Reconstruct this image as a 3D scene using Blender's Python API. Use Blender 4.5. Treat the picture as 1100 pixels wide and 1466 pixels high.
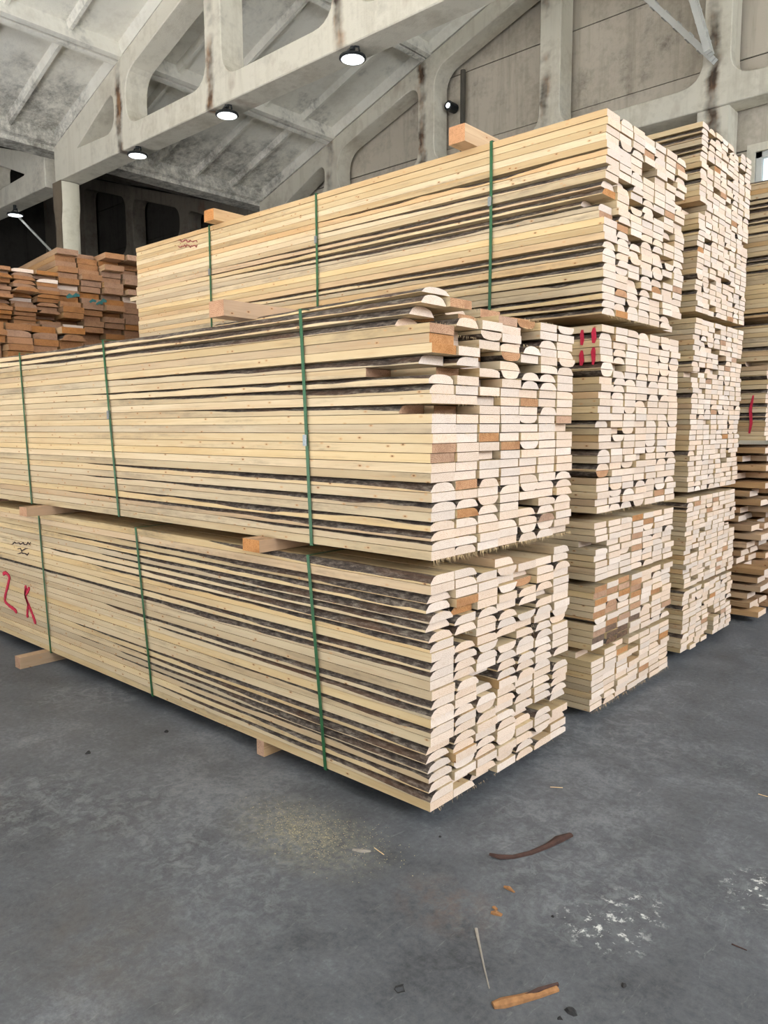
import bpy, bmesh, math, random
from mathutils import Vector, Matrix, noise as mnoise
import numpy as np

for o in list(bpy.data.objects):
    bpy.data.objects.remove(o)
S = bpy.context.scene
COL = S.collection
random.seed(7)

# ------------------------------------------------------------------ camera
FPX, PITCH, YAW, ROLL, HC = 1092.2, math.radians(6.44), math.radians(41.87), math.radians(-0.25), 1.45
cf = Vector((-math.sin(YAW) * math.cos(PITCH), math.cos(YAW) * math.cos(PITCH), -math.sin(PITCH)))
cr = Vector((math.cos(YAW), math.sin(YAW), 0.0))
cu = cr.cross(cf)
CR = math.cos(ROLL) * cr + math.sin(ROLL) * cu
CU = -math.sin(ROLL) * cr + math.cos(ROLL) * cu
cam = bpy.data.cameras.new('camera')
cam.sensor_fit = 'HORIZONTAL'
cam.sensor_width = 36.0
cam.lens = FPX / 1100.0 * 36.0
cam.clip_start = 0.05
cam.clip_end = 200
camo = bpy.data.objects.new('camera', cam)
COL.objects.link(camo)
M3 = Matrix((CR, CU, -cf)).transposed()
camo.matrix_world = Matrix.Translation((0, 0, HC)) @ M3.to_4x4()
S.camera = camo

# ------------------------------------------------------------------ world, exposure, daylight
S.view_settings.view_transform = 'Standard'
S.view_settings.look = 'None'
S.view_settings.gamma = 1.0
S.view_settings.use_curve_mapping = False
S.view_settings.exposure = -0.8
W = bpy.data.worlds.new('daylight')
S.world = W
W.use_nodes = True
W.node_tree.nodes['Background'].inputs[0].default_value = (0.88, 0.94, 1.0, 1)
W.node_tree.nodes['Background'].inputs[1].default_value = 3.0

# hall dimensions (metres)
XL, XR, XC = -17.9, 7.6, -5.15          # valley column line, right wall, ridge
YN, YF = -9.2, 15.25                    # near (behind the camera) and far gable
T_Y = [-3.18, 2.82, 8.82, 14.82]        # truss planes
NODES = [-17.9, -14.95, -11.75, -8.5, -5.15]
SLOPE = 0.335
def ztop(x):                            # top of the trusses' top chord
    return 8.83 + SLOPE * ((-abs(x - XC) + XC) + 14.95)

def area(name, loc, rot, sx, sy, power, col):
    l = bpy.data.lights.new(name, 'AREA')
    l.shape = 'RECTANGLE'
    l.size = sx
    l.size_y = sy
    l.energy = power
    l.color = col
    o = bpy.data.objects.new(name, l)
    COL.objects.link(o)
    o.location = loc
    o.rotation_euler = rot
    return o
RWIN = [(-7.6, -4.0), (-2.0, 1.6), (4.0, 7.6), (10.0, 13.6)]   # y spans of the right-hand windows
RWZ = (3.2, 7.1)
for i, (a, b) in enumerate(RWIN):
    area('window_daylight', (XR - 0.02, (a + b) / 2, sum(RWZ) / 2), (0, math.radians(90), 0), RWZ[1] - RWZ[0], b - a, 860, (0.86, 0.93, 1.0))
GATE = (-16.5, 3.5, 7.2)                # unseen front opening, widened so more sun bounces up to the ceiling: x0, x1, height
sun = bpy.data.lights.new('sun', 'SUN'); sun.energy = 540; sun.angle = math.radians(0.6); sun.color = (1.0, 0.965, 0.93)
suno = bpy.data.objects.new('sun', sun); COL.objects.link(suno)         # falls through the gate on the floor behind the camera
suno.rotation_euler = (math.radians(40), 0, math.radians(-4))

# ------------------------------------------------------------------ helpers
def px(u, v):
    d = cf + CR * ((u - 550) / FPX) - CU * ((v - 733) / FPX)
    return d
def onz(u, v, z=0.0):
    d = px(u, v); s = (z - HC) / d.z
    return Vector((d.x * s, d.y * s, z))
def ony(u, v, y):
    d = px(u, v); s = y / d.y
    return Vector((d.x * s, y, HC + d.z * s))

def link(name, me, parent=None, loc=(0, 0, 0), rot=(0, 0, 0)):
    o = bpy.data.objects.new(name, me)
    COL.objects.link(o)
    o.parent = parent
    o.location = loc
    o.rotation_euler = rot
    return o
def tag(o, label=None, cat=None, group=None, kind=None):
    if label: o['label'] = label
    if cat: o['category'] = cat
    if group: o['group'] = group
    if kind: o['kind'] = kind
    return o
class MB:
    def __init__(s):
        s.v = []; s.f = []; s.m = []
    def add(s, vs, fs, mi=0):
        b = len(s.v)
        s.v += [tuple(p) for p in vs]
        s.f += [[b + i for i in f] for f in fs]
        s.m += [mi] * len(fs)
    def box(s, a, b, mi=0):
        x0, y0, z0 = a; x1, y1, z1 = b
        s.add([(x0, y0, z0), (x1, y0, z0), (x1, y1, z0), (x0, y1, z0), (x0, y0, z1), (x1, y0, z1), (x1, y1, z1), (x0, y1, z1)],
              [(0, 3, 2, 1), (4, 5, 6, 7), (0, 1, 5, 4), (1, 2, 6, 5), (2, 3, 7, 6), (3, 0, 4, 7)], mi)
    def bar(s, p, q, w, h, up=(0, 0, 1), mi=0):
        p, q = Vector(p), Vector(q)
        d = (q - p).normalized()
        r = d.cross(Vector(up)).normalized()
        u = r.cross(d)
        vs = []
        for c in (p, q):
            for a, b in ((-1, -1), (1, -1), (1, 1), (-1, 1)):
                vs.append(c + r * (a * w / 2) + u * (b * h / 2))
        s.add(vs, [(0, 1, 2, 3), (7, 6, 5, 4), (0, 4, 5, 1), (1, 5, 6, 2), (2, 6, 7, 3), (3, 7, 4, 0)], mi)
    def tube(s, pts, rs, n=8, mi=0):
        pts = [Vector(p) for p in pts]
        if not hasattr(rs, '__len__'): rs = [rs] * len(pts)
        vs = []
        for i, p in enumerate(pts):
            d = (pts[min(i + 1, len(pts) - 1)] - pts[max(i - 1, 0)]).normalized()
            a = d.cross(Vector((0, 0, 1)))
            if a.length < 1e-3: a = d.cross(Vector((1, 0, 0)))
            a.normalize(); b = d.cross(a)
            for k in range(n):
                t = 2 * math.pi * k / n
                vs.append(p + (a * math.cos(t) + b * math.sin(t)) * rs[i])
        fs = [tuple(reversed(range(n))), tuple(range((len(pts) - 1) * n, len(pts) * n))]
        for i in range(len(pts) - 1):
            for k in range(n):
                fs.append((i * n + k, i * n + (k + 1) % n, (i + 1) * n + (k + 1) % n, (i + 1) * n + k))
        s.add(vs, fs, mi)
    def mesh(s, name, mats, smooth=False):
        me = bpy.data.meshes.new(name)
        me.from_pydata(s.v, [], s.f)
        for m in (mats if isinstance(mats, (list, tuple)) else [mats]): me.materials.append(m)
        me.polygons.foreach_set('material_index', s.m)
        if smooth: me.polygons.foreach_set('use_smooth', [True] * len(s.f))
        bm = bmesh.new(); bm.from_mesh(me); bmesh.ops.recalc_face_normals(bm, faces=bm.faces); bm.to_mesh(me); bm.free()
        me.update()
        return me
    def build(s, name, mats, parent=None, loc=(0, 0, 0), rot=(0, 0, 0), smooth=False):
        return link(name, s.mesh(name, mats, smooth), parent, loc, rot)

# ------------------------------------------------------------------ materials
def srgb(r, g, b):
    f = lambda c: (c / 255 / 12.92) if c / 255 <= 0.04045 else ((c / 255 + 0.055) / 1.055) ** 2.4
    return (f(r), f(g), f(b), 1.0)
class NT:
    def __init__(s, name):
        s.mat = bpy.data.materials.new(name); s.mat.use_nodes = True
        s.t = s.mat.node_tree
        s.b = s.t.nodes['Principled BSDF']
    def n(s, typ, **kw):
        nd = s.t.nodes.new(typ)
        for k, v in kw.items(): setattr(nd, k, v)
        return nd
    def L(s, a, b): s.t.links.new(a, b)
    def setin(s, nd, key, val):
        if hasattr(val, 'links') or isinstance(val, bpy.types.NodeSocket): s.L(val, nd.inputs[key])
        else: nd.inputs[key].default_value = val
    def math(s, op, a, b=None, c=None, clamp=False):
        nd = s.n('ShaderNodeMath', operation=op, use_clamp=clamp)
        s.setin(nd, 0, a)
        if b is not None: s.setin(nd, 1, b)
        if c is not None: s.setin(nd, 2, c)
        return nd.outputs[0]
    def coords(s, scale=(1, 1, 1), rnd=0.0, out='Object'):
        tc = s.n('ShaderNodeTexCoord')
        v = tc.outputs[out]
        if rnd:
            oi = s.n('ShaderNodeObjectInfo')
            m = s.n('ShaderNodeVectorMath', operation='SCALE'); m.inputs[0].default_value = (rnd, rnd * 0.7, rnd * 1.3)
            s.L(oi.outputs['Random'], m.inputs['Scale'])
            a = s.n('ShaderNodeVectorMath', operation='ADD'); s.L(v, a.inputs[0]); s.L(m.outputs[0], a.inputs[1]); v = a.outputs[0]
        m = s.n('ShaderNodeVectorMath', operation='MULTIPLY'); s.L(v, m.inputs[0]); m.inputs[1].default_value = scale
        return m.outputs[0]
    def wcoords(s, scale=(1, 1, 1)):
        g = s.n('ShaderNodeNewGeometry'); m = s.n('ShaderNodeVectorMath', operation='MULTIPLY'); s.L(g.outputs['Position'], m.inputs[0]); m.inputs[1].default_value = scale
        return m.outputs[0]
    def noise(s, vec, scale=1.0, detail=3.0, rough=0.55, dist=0.0):
        nd = s.n('ShaderNodeTexNoise'); s.L(vec, nd.inputs['Vector'])
        nd.inputs['Scale'].default_value = scale; nd.inputs['Detail'].default_value = detail
        nd.inputs['Roughness'].default_value = rough; nd.inputs['Distortion'].default_value = dist
        return nd.outputs['Fac']
    def ramp(s, fac, stops, interp='LINEAR'):
        nd = s.n('ShaderNodeValToRGB'); s.L(fac, nd.inputs[0]); cr_ = nd.color_ramp; cr_.interpolation = interp
        while len(cr_.elements) < len(stops): cr_.elements.new(0.5)
        for e, (p, c) in zip(cr_.elements, stops):
            e.position = p; e.color = c if len(c) == 4 else (*c, 1)
        return nd.outputs[0]
    def val(s, fac, a, b, lo=0.0, hi=1.0):
        nd = s.n('ShaderNodeMapRange'); s.setin(nd, 0, fac)
        nd.inputs[1].default_value = a; nd.inputs[2].default_value = b; nd.inputs[3].default_value = lo; nd.inputs[4].default_value = hi
        return nd.outputs[0]
    def mix(s, fac, a, b, blend='MIX'):
        nd = s.n('ShaderNodeMix', data_type='RGBA', blend_type=blend)
        s.setin(nd, 'Factor', fac) if not isinstance(fac, float) else setattr(nd.inputs[0], 'default_value', fac)
        for i, x in ((6, a), (7, b)):
            if isinstance(x, bpy.types.NodeSocket): s.L(x, nd.inputs[i])
            else: nd.inputs[i].default_value = x
        return nd.outputs[2]
    def bump(s, h, strength=0.3, dist=0.01):
        nd = s.n('ShaderNodeBump'); s.L(h, nd.inputs['Height']); nd.inputs['Strength'].default_value = strength; nd.inputs['Distance'].default_value = dist
        s.L(nd.outputs[0], s.b.inputs['Normal'])
    def done(s, col, rough=0.8, metal=0.0, spec=0.3):
        s.setin(s.b, 'Base Color', col); s.setin(s.b, 'Roughness', rough); s.b.inputs['Metallic'].default_value = metal
        s.b.inputs['Specular IOR Level'].default_value = spec
        return s.mat

def wood_mat(name, light, mid, dark, knot, tint=(210, 150, 90), dirt=0.75):
    n = NT(name)
    oi = n.n('ShaderNodeObjectInfo').outputs['Random']
    g = n.noise(n.coords((0.9, 34, 46), 60), 1.0, 4, 0.6, 0.4)
    base = n.ramp(g, [(0.28, mid), (0.46, light), (0.62, light), (0.76, mid)])
    bl = n.noise(n.coords((1.1, 5, 7), 31), 1.0, 3)
    base = n.mix(n.val(bl, 0.42, 0.68, 0, 0.8), base, mid)
    fl = n.noise(n.coords((5, 90, 120), 13), 1.0, 3, 0.7)
    base = n.mix(n.val(fl, 0.55, 0.78, 0, 0.45), base, srgb(*tint))
    # board-to-board tone
    r2 = n.math('FRACT', n.math('MULTIPLY', oi, 17.31))
    base = n.mix(n.val(r2, 0.72, 1.0, 0, 0.55), base, srgb(*tint))
    hs = n.n('ShaderNodeHueSaturation')
    n.L(base, hs.inputs['Color'])
    n.L(n.val(n.math('FRACT', n.math('MULTIPLY', oi, 7.77)), 0, 1, 0.76, 1.08), hs.inputs['Value'])
    n.L(n.val(n.math('FRACT', n.math('MULTIPLY', oi, 3.33)), 0, 1, 0.82, 1.06), hs.inputs['Saturation'])
    base = hs.outputs[0]
    # grey weather stain in patches
    st = n.math('MULTIPLY', n.val(n.noise(n.coords((0.8, 9, 14), 83), 1.0, 5, 0.7), 0.52, 0.70, 0, 1), n.val(n.noise(n.coords((12, 40, 40), 21), 1.0, 4, 0.7), 0.35, 0.6, 0.2, 1))
    base = n.mix(n.math('MULTIPLY', st, dirt), base, dark)
    # knots
    vo = n.n('ShaderNodeTexVoronoi'); n.L(n.coords((2.8, 6.0, 6.0), 47), vo.inputs['Vector'])
    kd = n.math('ADD', vo.outputs['Distance'], n.val(n.noise(n.coords((30, 90, 90), 5), 1, 2), 0, 1, -0.02, 0.02))
    base = n.mix(n.val(kd, 0.10, 0.20, 0.65, 0), base, srgb(*tint))
    base = n.mix(n.val(kd, 0.055, 0.10, 0.85, 0), base, knot)
    # bark on the waney edge, from the mesh attribute
    at = n.n('ShaderNodeAttribute', attribute_name='bark').outputs['Fac']
    bn = n.noise(n.coords((14, 60, 60), 11), 1.0, 4, 0.65)
    mask = n.val(n.math('ADD', at, n.val(bn, 0, 1, -0.10, 0.10)), 0.10, 0.17, 0, 1)
    b1 = n.noise(n.coords((26, 70, 70), 23), 1.0, 5, 0.7)
    b2 = n.noise(n.coords((3, 14, 14), 77), 1.0, 3)
    bark = n.ramp(b1, [(0.3, srgb(34, 29, 26)), (0.48, srgb(74, 64, 57)), (0.62, srgb(118, 108, 97)), (0.8, srgb(158, 146, 128))])
    bark = n.mix(n.val(b2, 0.5, 0.7, 0, 0.6), bark, srgb(92, 64, 44))
    col = n.mix(mask, base, bark)
    hb = n.math('ADD', n.math('MULTIPLY', g, 0.12), n.math('MULTIPLY', n.math('MULTIPLY', b1, mask), 1.2))
    n.bump(hb, 0.6, 0.008)
    return n.done(col, 0.78, 0, 0.25)

def end_mat(name, a, b, c, dark=0.25):
    n = NT(name)
    oi = n.n('ShaderNodeObjectInfo').outputs['Random']
    tc = n.n('ShaderNodeTexCoord')
    # growth rings: distance from a pith line below or above the board
    sp = n.n('ShaderNodeSeparateXYZ'); n.L(tc.outputs['Object'], sp.inputs[0])
    r = n.math('FRACT', n.math('MULTIPLY', oi, 13.7))
    dy = n.math('SUBTRACT', sp.outputs[1], n.val(r, 0, 1, -0.02, 0.16))
    dz = n.math('ADD', sp.outputs[2], n.val(n.math('FRACT', n.math('MULTIPLY', oi, 5.1)), 0, 1, 0.01, 0.09))
    rad = n.math('SQRT', n.math('ADD', n.math('MULTIPLY', dy, dy), n.math('MULTIPLY', dz, dz)))
    ring = n.math('SINE', n.math('MULTIPLY', n.math('ADD', rad, n.val(n.noise(n.coords((1, 30, 30), 9), 1, 2), 0, 1, 0, 0.006)), 2 * math.pi / 0.0075))
    fine = n.noise(n.coords((20, 130, 130), 19), 1.0, 3, 0.7)
    f = n.math('ADD', n.math('MULTIPLY', ring, 0.10), fine)
    col = n.ramp(f, [(0.12, c), (0.5, a), (0.85, b)])
    bl = n.noise(n.coords((4, 14, 20), 53), 1.0, 3)
    col = n.mix(n.val(bl, 0.5, 0.78, 0, dark), col, c)
    hs = n.n('ShaderNodeHueSaturation'); n.L(col, hs.inputs['Color'])
    n.L(n.val(n.math('FRACT', n.math('MULTIPLY', oi, 9.13)), 0, 1, 0.88, 1.06), hs.inputs['Value'])
    n.L(n.val(n.math('FRACT', n.math('MULTIPLY', oi, 4.7)), 0, 1, 0.75, 1.1), hs.inputs['Saturation'])
    n.bump(fine, 0.25, 0.002)
    return n.done(hs.outputs[0], 0.85, 0, 0.2)

WOOD = wood_mat('pale_pine', srgb(200, 177, 138), srgb(182, 154, 112), srgb(104, 93, 78), srgb(80, 50, 30), (180, 136, 90))
END = end_mat('pale_end_grain', srgb(217, 193, 172), srgb(223, 202, 184), srgb(196, 164, 138), 0.22)
ENDO = end_mat('orange_end_grain', srgb(176, 128, 88), srgb(188, 142, 102), srgb(130, 86, 54), 0.6)
ENDK = end_mat('soot_stained_end', srgb(104, 82, 66), srgb(150, 116, 90), srgb(50, 42, 38), 0.8)
WOODB = wood_mat('weathered_pine', srgb(186, 150, 108), srgb(160, 120, 80), srgb(100, 80, 60), srgb(70, 42, 24), (160, 108, 66))
ENDB = end_mat('weathered_end_grain', srgb(156, 110, 72), srgb(170, 124, 86), srgb(106, 72, 48), 0.6)

def plain(name, col, rough=0.6, metal=0.0, var=0.0, scale=8, spec=0.4):
    n = NT(name)
    c = col
    if var:
        f = n.noise(n.coords((scale,) * 3, 7), 1.0, 4)
        d = tuple(x * (1 - var) for x in col[:3]) + (1,)
        c = n.ramp(f, [(0.3, d), (0.7, col)])
    return n.done(c, rough, metal, spec)
STRAP = plain('green_strap', srgb(30, 86, 46), 0.4, 0, 0.25, 40, 0.5)
SEAL = plain('strap_seal', srgb(150, 155, 155), 0.35, 0.8, 0.4, 150)
RED = plain('red_spray', srgb(190, 30, 62), 0.7, 0, 0.3, 90)
TEAL = plain('teal_paint', srgb(38, 98, 96), 0.7, 0, 0.3, 60)
INK = plain('dark_ink', srgb(70, 52, 48), 0.8, 0, 0.3, 60)
STEEL = plain('painted_steel', srgb(206, 206, 200), 0.5, 0.0, 0.15, 3)
BLACKM = plain('black_housing', srgb(28, 30, 32), 0.4)
DARKJ = plain('joint_mortar', srgb(70, 66, 60), 0.95, 0, 0.3, 4)
RUSTM = plain('rust_steel', srgb(92, 56, 36), 0.7, 0.3, 0.4, 12)
FIBRE = plain('wood_fibre', srgb(214, 184, 140), 0.8)

def emis(name, col, st):
    m = bpy.data.materials.new(name); m.use_nodes = True
    b = m.node_tree.nodes['Principled BSDF']
    b.inputs['Emission Color'].default_value = col
    b.inputs['Emission Strength'].default_value = st
    b.inputs['Base Color'].default_value = (0.9, 0.9, 0.9, 1)
    return m
LENS = emis('lamp_lens', (0.92, 0.97, 1.0, 1), 6.0)

def concrete_mat(name, light, mid, dark, soot=0.5, streak=0.5, rust=0.0, sc=1.0, nodes=False, eaves=False):
    n = NT(name)
    n.coords = lambda scale=(1, 1, 1), rnd=0.0, out='': n.wcoords(scale)
    v = n.coords((sc, sc, sc))
    a = n.noise(v, 1.1, 6, 0.62)
    b = n.noise(v, 9.0, 5, 0.65)
    col = n.ramp(n.math('ADD', n.math('MULTIPLY', a, 0.7), n.math('MULTIPLY', b, 0.3)), [(0.32, mid), (0.5, light), (0.7, light)])
    # vertical run-down streaks
    vs = n.coords((3.0 * sc, 3.0 * sc, 0.22 * sc))
    s = n.noise(vs, 1.5, 5, 0.65)
    col = n.mix(n.val(s, 0.52, 0.72, 0, streak), col, mid)
    sm = n.math('MULTIPLY', n.val(n.noise(v, 0.55, 5, 0.7), 0.54, 0.70, 0, 1), n.val(n.noise(v, 7, 5, 0.75), 0.40, 0.60, 0.2, 1))
    col = n.mix(n.math('MULTIPLY', sm, soot), col, dark)
    if eaves:                            # damp mould along the valley gutter
        sx = n.n('ShaderNodeSeparateXYZ'); n.L(n.coords(), sx.inputs[0])
        near_ = n.math('SUBTRACT', 1.0, n.math('DIVIDE', n.math('ABSOLUTE', n.math('SUBTRACT', sx.outputs[0], XL)), 3.4), clamp=True)
        mo = n.math('MULTIPLY', n.val(n.math('ADD', near_, n.val(n.noise(v, 1.3, 5, 0.7), 0, 1, -0.75, 0.75)), 0.38, 0.75, 0, 1), n.val(n.noise(v, 3.2, 6, 0.8), 0.36, 0.60, 0.1, 1))
        col = n.mix(n.math('MULTIPLY', mo, 0.75), col, dark)
    if rust:
        rm = n.math('MULTIPLY', n.val(n.noise(n.coords((1.4, 1.4, 0.7)), 1.0, 3, 0.6), 0.62, 0.72, 0, 1), rust)
        col = n.mix(rm, col, srgb(120, 78, 46))
    if nodes:                            # leak stains running down the posts where slabs meet over a node
        sx = n.n('ShaderNodeSeparateXYZ'); n.L(n.coords(), sx.inputs[0])
        wob = n.val(n.noise(n.coords((1.5, 1.5, 2.5)), 1.0, 4, 0.6), 0, 1, -0.16, 0.16)
        band = None
        for q in (-14.98, -11.86, -8.62, -5.2):
            d = n.math('ABSOLUTE', n.math('ADD', n.math('SUBTRACT', sx.outputs[0], q), wob))
            m_ = n.val(d, 0.05, 0.15, 1, 0)
            band = m_ if band is None else n.math('MAXIMUM', band, m_)
        run = n.val(n.noise(n.coords((0.7, 0.7, 0.9)), 1.0, 4, 0.6), 0.40, 0.58, 0, 1)
        halo = n.math('MULTIPLY', n.math('MULTIPLY', band, run), 0.95)
        col = n.mix(halo, col, n.ramp(n.noise(n.coords((6, 6, 2)), 1.0, 4, 0.6), [(0.35, srgb(40, 30, 24)), (0.5, srgb(74, 52, 38)), (0.68, srgb(150, 108, 72))]))
    n.bump(n.math('ADD', n.math('MULTIPLY', b, 0.6), n.noise(v, 40, 3)), 0.35, 0.01)
    return n.done(col, 0.9, 0, 0.15)
CEIL = concrete_mat('whitewashed_slab', srgb(236, 232, 220), srgb(216, 210, 196), srgb(104, 100, 92), 0.75, 0.2, eaves=True)
TRUSS = concrete_mat('whitewashed_truss', srgb(214, 208, 192), srgb(186, 178, 160), srgb(98, 88, 76), 0.5, 0.6, 0.35, nodes=True)
WALLM = concrete_mat('concrete_panel', srgb(190, 181, 166), srgb(158, 149, 134), srgb(92, 85, 76), 0.75, 0.8)
WALLD = concrete_mat('shaded_concrete_panel', srgb(66, 62, 57), srgb(52, 48, 44), srgb(34, 31, 29), 0.6, 0.8)  # dim light of the side bay put into the wall colour
TRUSSD = concrete_mat('shaded_truss', srgb(122, 114, 102), srgb(98, 89, 78), srgb(56, 49, 43), 0.6, 0.8, 0.3)  # darker copy of the truss concrete, side-bay shade painted in
CEILD = concrete_mat('shaded_slab', srgb(110, 104, 96), srgb(88, 82, 74), srgb(52, 48, 44), 0.7, 0.4)  # darker copy of the slab concrete, colour stands in for the unlit bay
COLM = concrete_mat('column_concrete', srgb(120, 108, 92), srgb(98, 86, 72), srgb(60, 50, 42), 0.5, 0.7, 0.4)

def floor_mat():
    n = NT('grey_concrete_floor')
    v = n.coords((1, 1, 1))
    warp = n.n('ShaderNodeTexNoise'); n.L(v, warp.inputs['Vector']); warp.inputs['Scale'].default_value = 2.5; warp.inputs['Detail'].default_value = 3
    va = n.n('ShaderNodeVectorMath', operation='MULTIPLY_ADD'); n.L(warp.outputs['Color'], va.inputs[0]); va.inputs[1].default_value = (0.10, 0.10, 0); n.L(v, va.inputs[2])
    w = va.outputs[0]
    a = n.noise(w, 0.9, 5, 0.6)
    b = n.noise(w, 5.0, 6, 0.68)
    c = n.noise(w, 44, 6, 0.78)
    t = n.math('ADD', n.math('ADD', n.math('MULTIPLY', a, 0.36), n.math('MULTIPLY', b, 0.32)), n.math('MULTIPLY', c, 0.32))
    col = n.ramp(t, [(0.38, srgb(56, 58, 62)), (0.46, srgb(78, 80, 84)), (0.53, srgb(90, 92, 96)), (0.62, srgb(116, 118, 121))])
    # pale scuffed trowel flakes
    d = n.noise(w, 17, 6, 0.8, 0.5)
    pm = n.math('MULTIPLY', n.val(n.noise(w, 1.1, 3, 0.5), 0.46, 0.60, 0, 1), n.val(d, 0.47, 0.62, 0, 0.55))
    col = n.mix(pm, col, srgb(126, 128, 130))
    f2 = n.noise(n.coords((42, 9, 1)), 1.0, 6, 0.75, 1.0)
    col = n.mix(n.val(f2, 0.60, 0.72, 0, 0.35), col, srgb(150, 150, 148))
    # dark scratches
    e = n.noise(n.coords((10, 34, 1)), 1.0, 5, 0.7, 2.0)
    dm = n.val(e, 0.64, 0.72, 0, 0.55)
    col = n.mix(dm, col, srgb(66, 68, 72))
    def spot(cx, cy, rx, ry, colr, lo, hi, amt, fs=26):
        nonlocal col
        mp = n.n('ShaderNodeVectorMath', operation='SUBTRACT'); n.L(v, mp.inputs[0]); mp.inputs[1].default_value = (cx, cy, 0)
        ms = n.n('ShaderNodeVectorMath', operation='MULTIPLY'); n.L(mp.outputs[0], ms.inputs[0]); ms.inputs[1].default_value = (1 / rx, 1 / ry, 0)
        ln = n.n('ShaderNodeVectorMath', operation='LENGTH'); n.L(ms.outputs[0], ln.inputs[0])
        m = n.math('MULTIPLY', n.val(ln.outputs['Value'], 0.2, 1.0, 1, 0), n.val(n.noise(w, fs, 5, 0.75), lo, hi, 0, 1))
        col = n.mix(n.math('MULTIPLY', m, amt, clamp=True), col, colr)
    spot(-0.91, 1.95, 0.16, 0.12, srgb(206, 206, 202), 0.55, 0.63, 1.3)     # white scuffs
    spot(-0.88, 2.10, 0.12, 0.12, srgb(206, 206, 202), 0.56, 0.64, 1.3)
    spot(-0.62, 2.45, 0.13, 0.15, srgb(206, 206, 202), 0.56, 0.64, 1.3)
    spot(-1.32, 1.74, 0.22, 0.16, srgb(104, 86, 76), 0.44, 0.66, 0.7, 14)   # rust rub
    spot(-1.95, 1.73, 0.42, 0.24, srgb(150, 144, 118), 0.40, 0.66, 0.6, 40) # sawdust film
    spot(-1.9, 0.95, 0.5, 0.3, srgb(86, 78, 70), 0.35, 0.65, 0.5, 6)
    n.bump(n.math('ADD', n.math('MULTIPLY', b, 0.5), c), 0.30, 0.006)
    n.setin(n.b, 'Roughness', n.val(b, 0.3, 0.7, 0.50, 0.75))
    return n.done(col, n.val(b, 0.3, 0.7, 0.52, 0.8), 0, 0.3)
FLOOR = floor_mat()

# ------------------------------------------------------------------ floor
XLL = -31.5
m = MB(); m.box((XLL - 0.3, YN - 0.3, -0.2), (XR + 0.5, YF + 0.3, 0.0))
tag(m.build('floor', FLOOR), 'grey scuffed concrete warehouse floor', 'floor', kind='structure')

# ------------------------------------------------------------------ walls
def panel_wall(name, mat, x0, x1, z0, z1, y, holes, label, ph=1.6, pw=6.4, x_off=0.0):
    """concrete panels (children) over a recessed mortar backing"""
    def solid(b, lo, hi, ylo, yhi):
        # split a rectangle round the holes
        rects = [(lo[0], lo[1], hi[0], hi[1])]
        for (hx0, hz0, hx1, hz1) in holes:
            out = []
            for (a, c, d, e) in rects:
                if hx1 <= a or hx0 >= d or hz1 <= c or hz0 >= e: out.append((a, c, d, e)); continue
                if a < hx0: out.append((a, c, hx0, e))
                if hx1 < d: out.append((hx1, c, d, e))
                mx0, mx1 = max(a, hx0), min(d, hx1)
                if c < hz0: out.append((mx0, c, mx1, hz0))
                if hz1 < e: out.append((mx0, hz1, mx1, e))
            rects = out
        for (a, c, d, e) in rects: b.box((a, ylo, c), (d, yhi, e))
        return rects
    b = MB(); solid(b, (x0, z0), (x1, z1), y + 0.03, y + 0.25)
    w = b.build(name, DARKJ); tag(w, label, 'wall', kind='structure')
    xs = [x0]; x = x0 + pw + x_off
    while x < x1 - 0.3: xs.append(x); x += pw
    xs.append(x1)
    z = z0
    rnd = random.Random(3)
    while z < z1 - 0.05:
        zt = min(z + ph, z1)
        for a, c in zip(xs, xs[1:]):
            p = MB()
            if solid(p, (a + 0.012, z + 0.012), (c - 0.012, zt - 0.012), y + rnd.uniform(-0.012, 0.008), y + 0.06):
                p.build('panel', mat, w)
        z = zt
    return w
WIN = (-4.6, 4.2, -1.2, 6.33)           # x0, z0, x1, z1 of the gable window in view
panel_wall('wall_far', WALLM, XL - 0.2, XR, 0, 12.6, YF, [WIN, (1.0, 4.2, 4.4, 6.33)], 'concrete panel gable wall behind the stacks', 1.6, 6.4, -0.3)
panel_wall('wall_far_left', WALLD, XLL, XL - 0.25, 0, 12.0, YF + 0.0, [], 'concrete gable wall of the side bay, its shade painted into the colour', 1.6, 6.4)
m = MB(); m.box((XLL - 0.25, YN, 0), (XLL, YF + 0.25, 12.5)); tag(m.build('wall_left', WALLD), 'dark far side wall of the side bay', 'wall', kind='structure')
m = MB()
ys = [YN] + [q for s in RWIN for q in s] + [YF + 0.25]
for i in range(0, len(ys), 2): m.box((XR, ys[i], RWZ[0]), (XR + 0.3, ys[i + 1], RWZ[1]))
m.box((XR, YN, 0), (XR + 0.3, YF + 0.25, RWZ[0])); m.box((XR, YN, RWZ[1]), (XR + 0.3, YF + 0.25, 9.0))
tag(m.build('wall_right', WALLM), 'concrete side wall with tall windows', 'wall', kind='structure')
m = MB()
m.box((XLL, YN - 0.3, 0), (GATE[0], YN, 12.5)); m.box((GATE[1], YN - 0.3, 0), (XR, YN, 12.5)); m.box((GATE[0], YN - 0.3, GATE[2]), (GATE[1], YN, 12.5))
tag(m.build('wall_near', WALLM), 'concrete gable wall behind the camera, its opening widened to let sun in', 'wall', kind='structure')
for k, (a, b) in enumerate(RWIN):
    m = MB()
    for yy in (a, (2 * a + b) / 3, (a + 2 * b) / 3, b): m.box((XR + 0.1, yy - 0.04, RWZ[0]), (XR + 0.18, yy + 0.04, RWZ[1]))
    for zz in (RWZ[0] + 0.04, sum(RWZ) / 2, RWZ[1] - 0.04): m.box((XR + 0.1, a, zz - 0.04), (XR + 0.18, b, zz + 0.04))
    tag(m.build('window_%d' % (k + 2), STEEL), 'tall side window with white bars', 'window', kind='structure')
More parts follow.
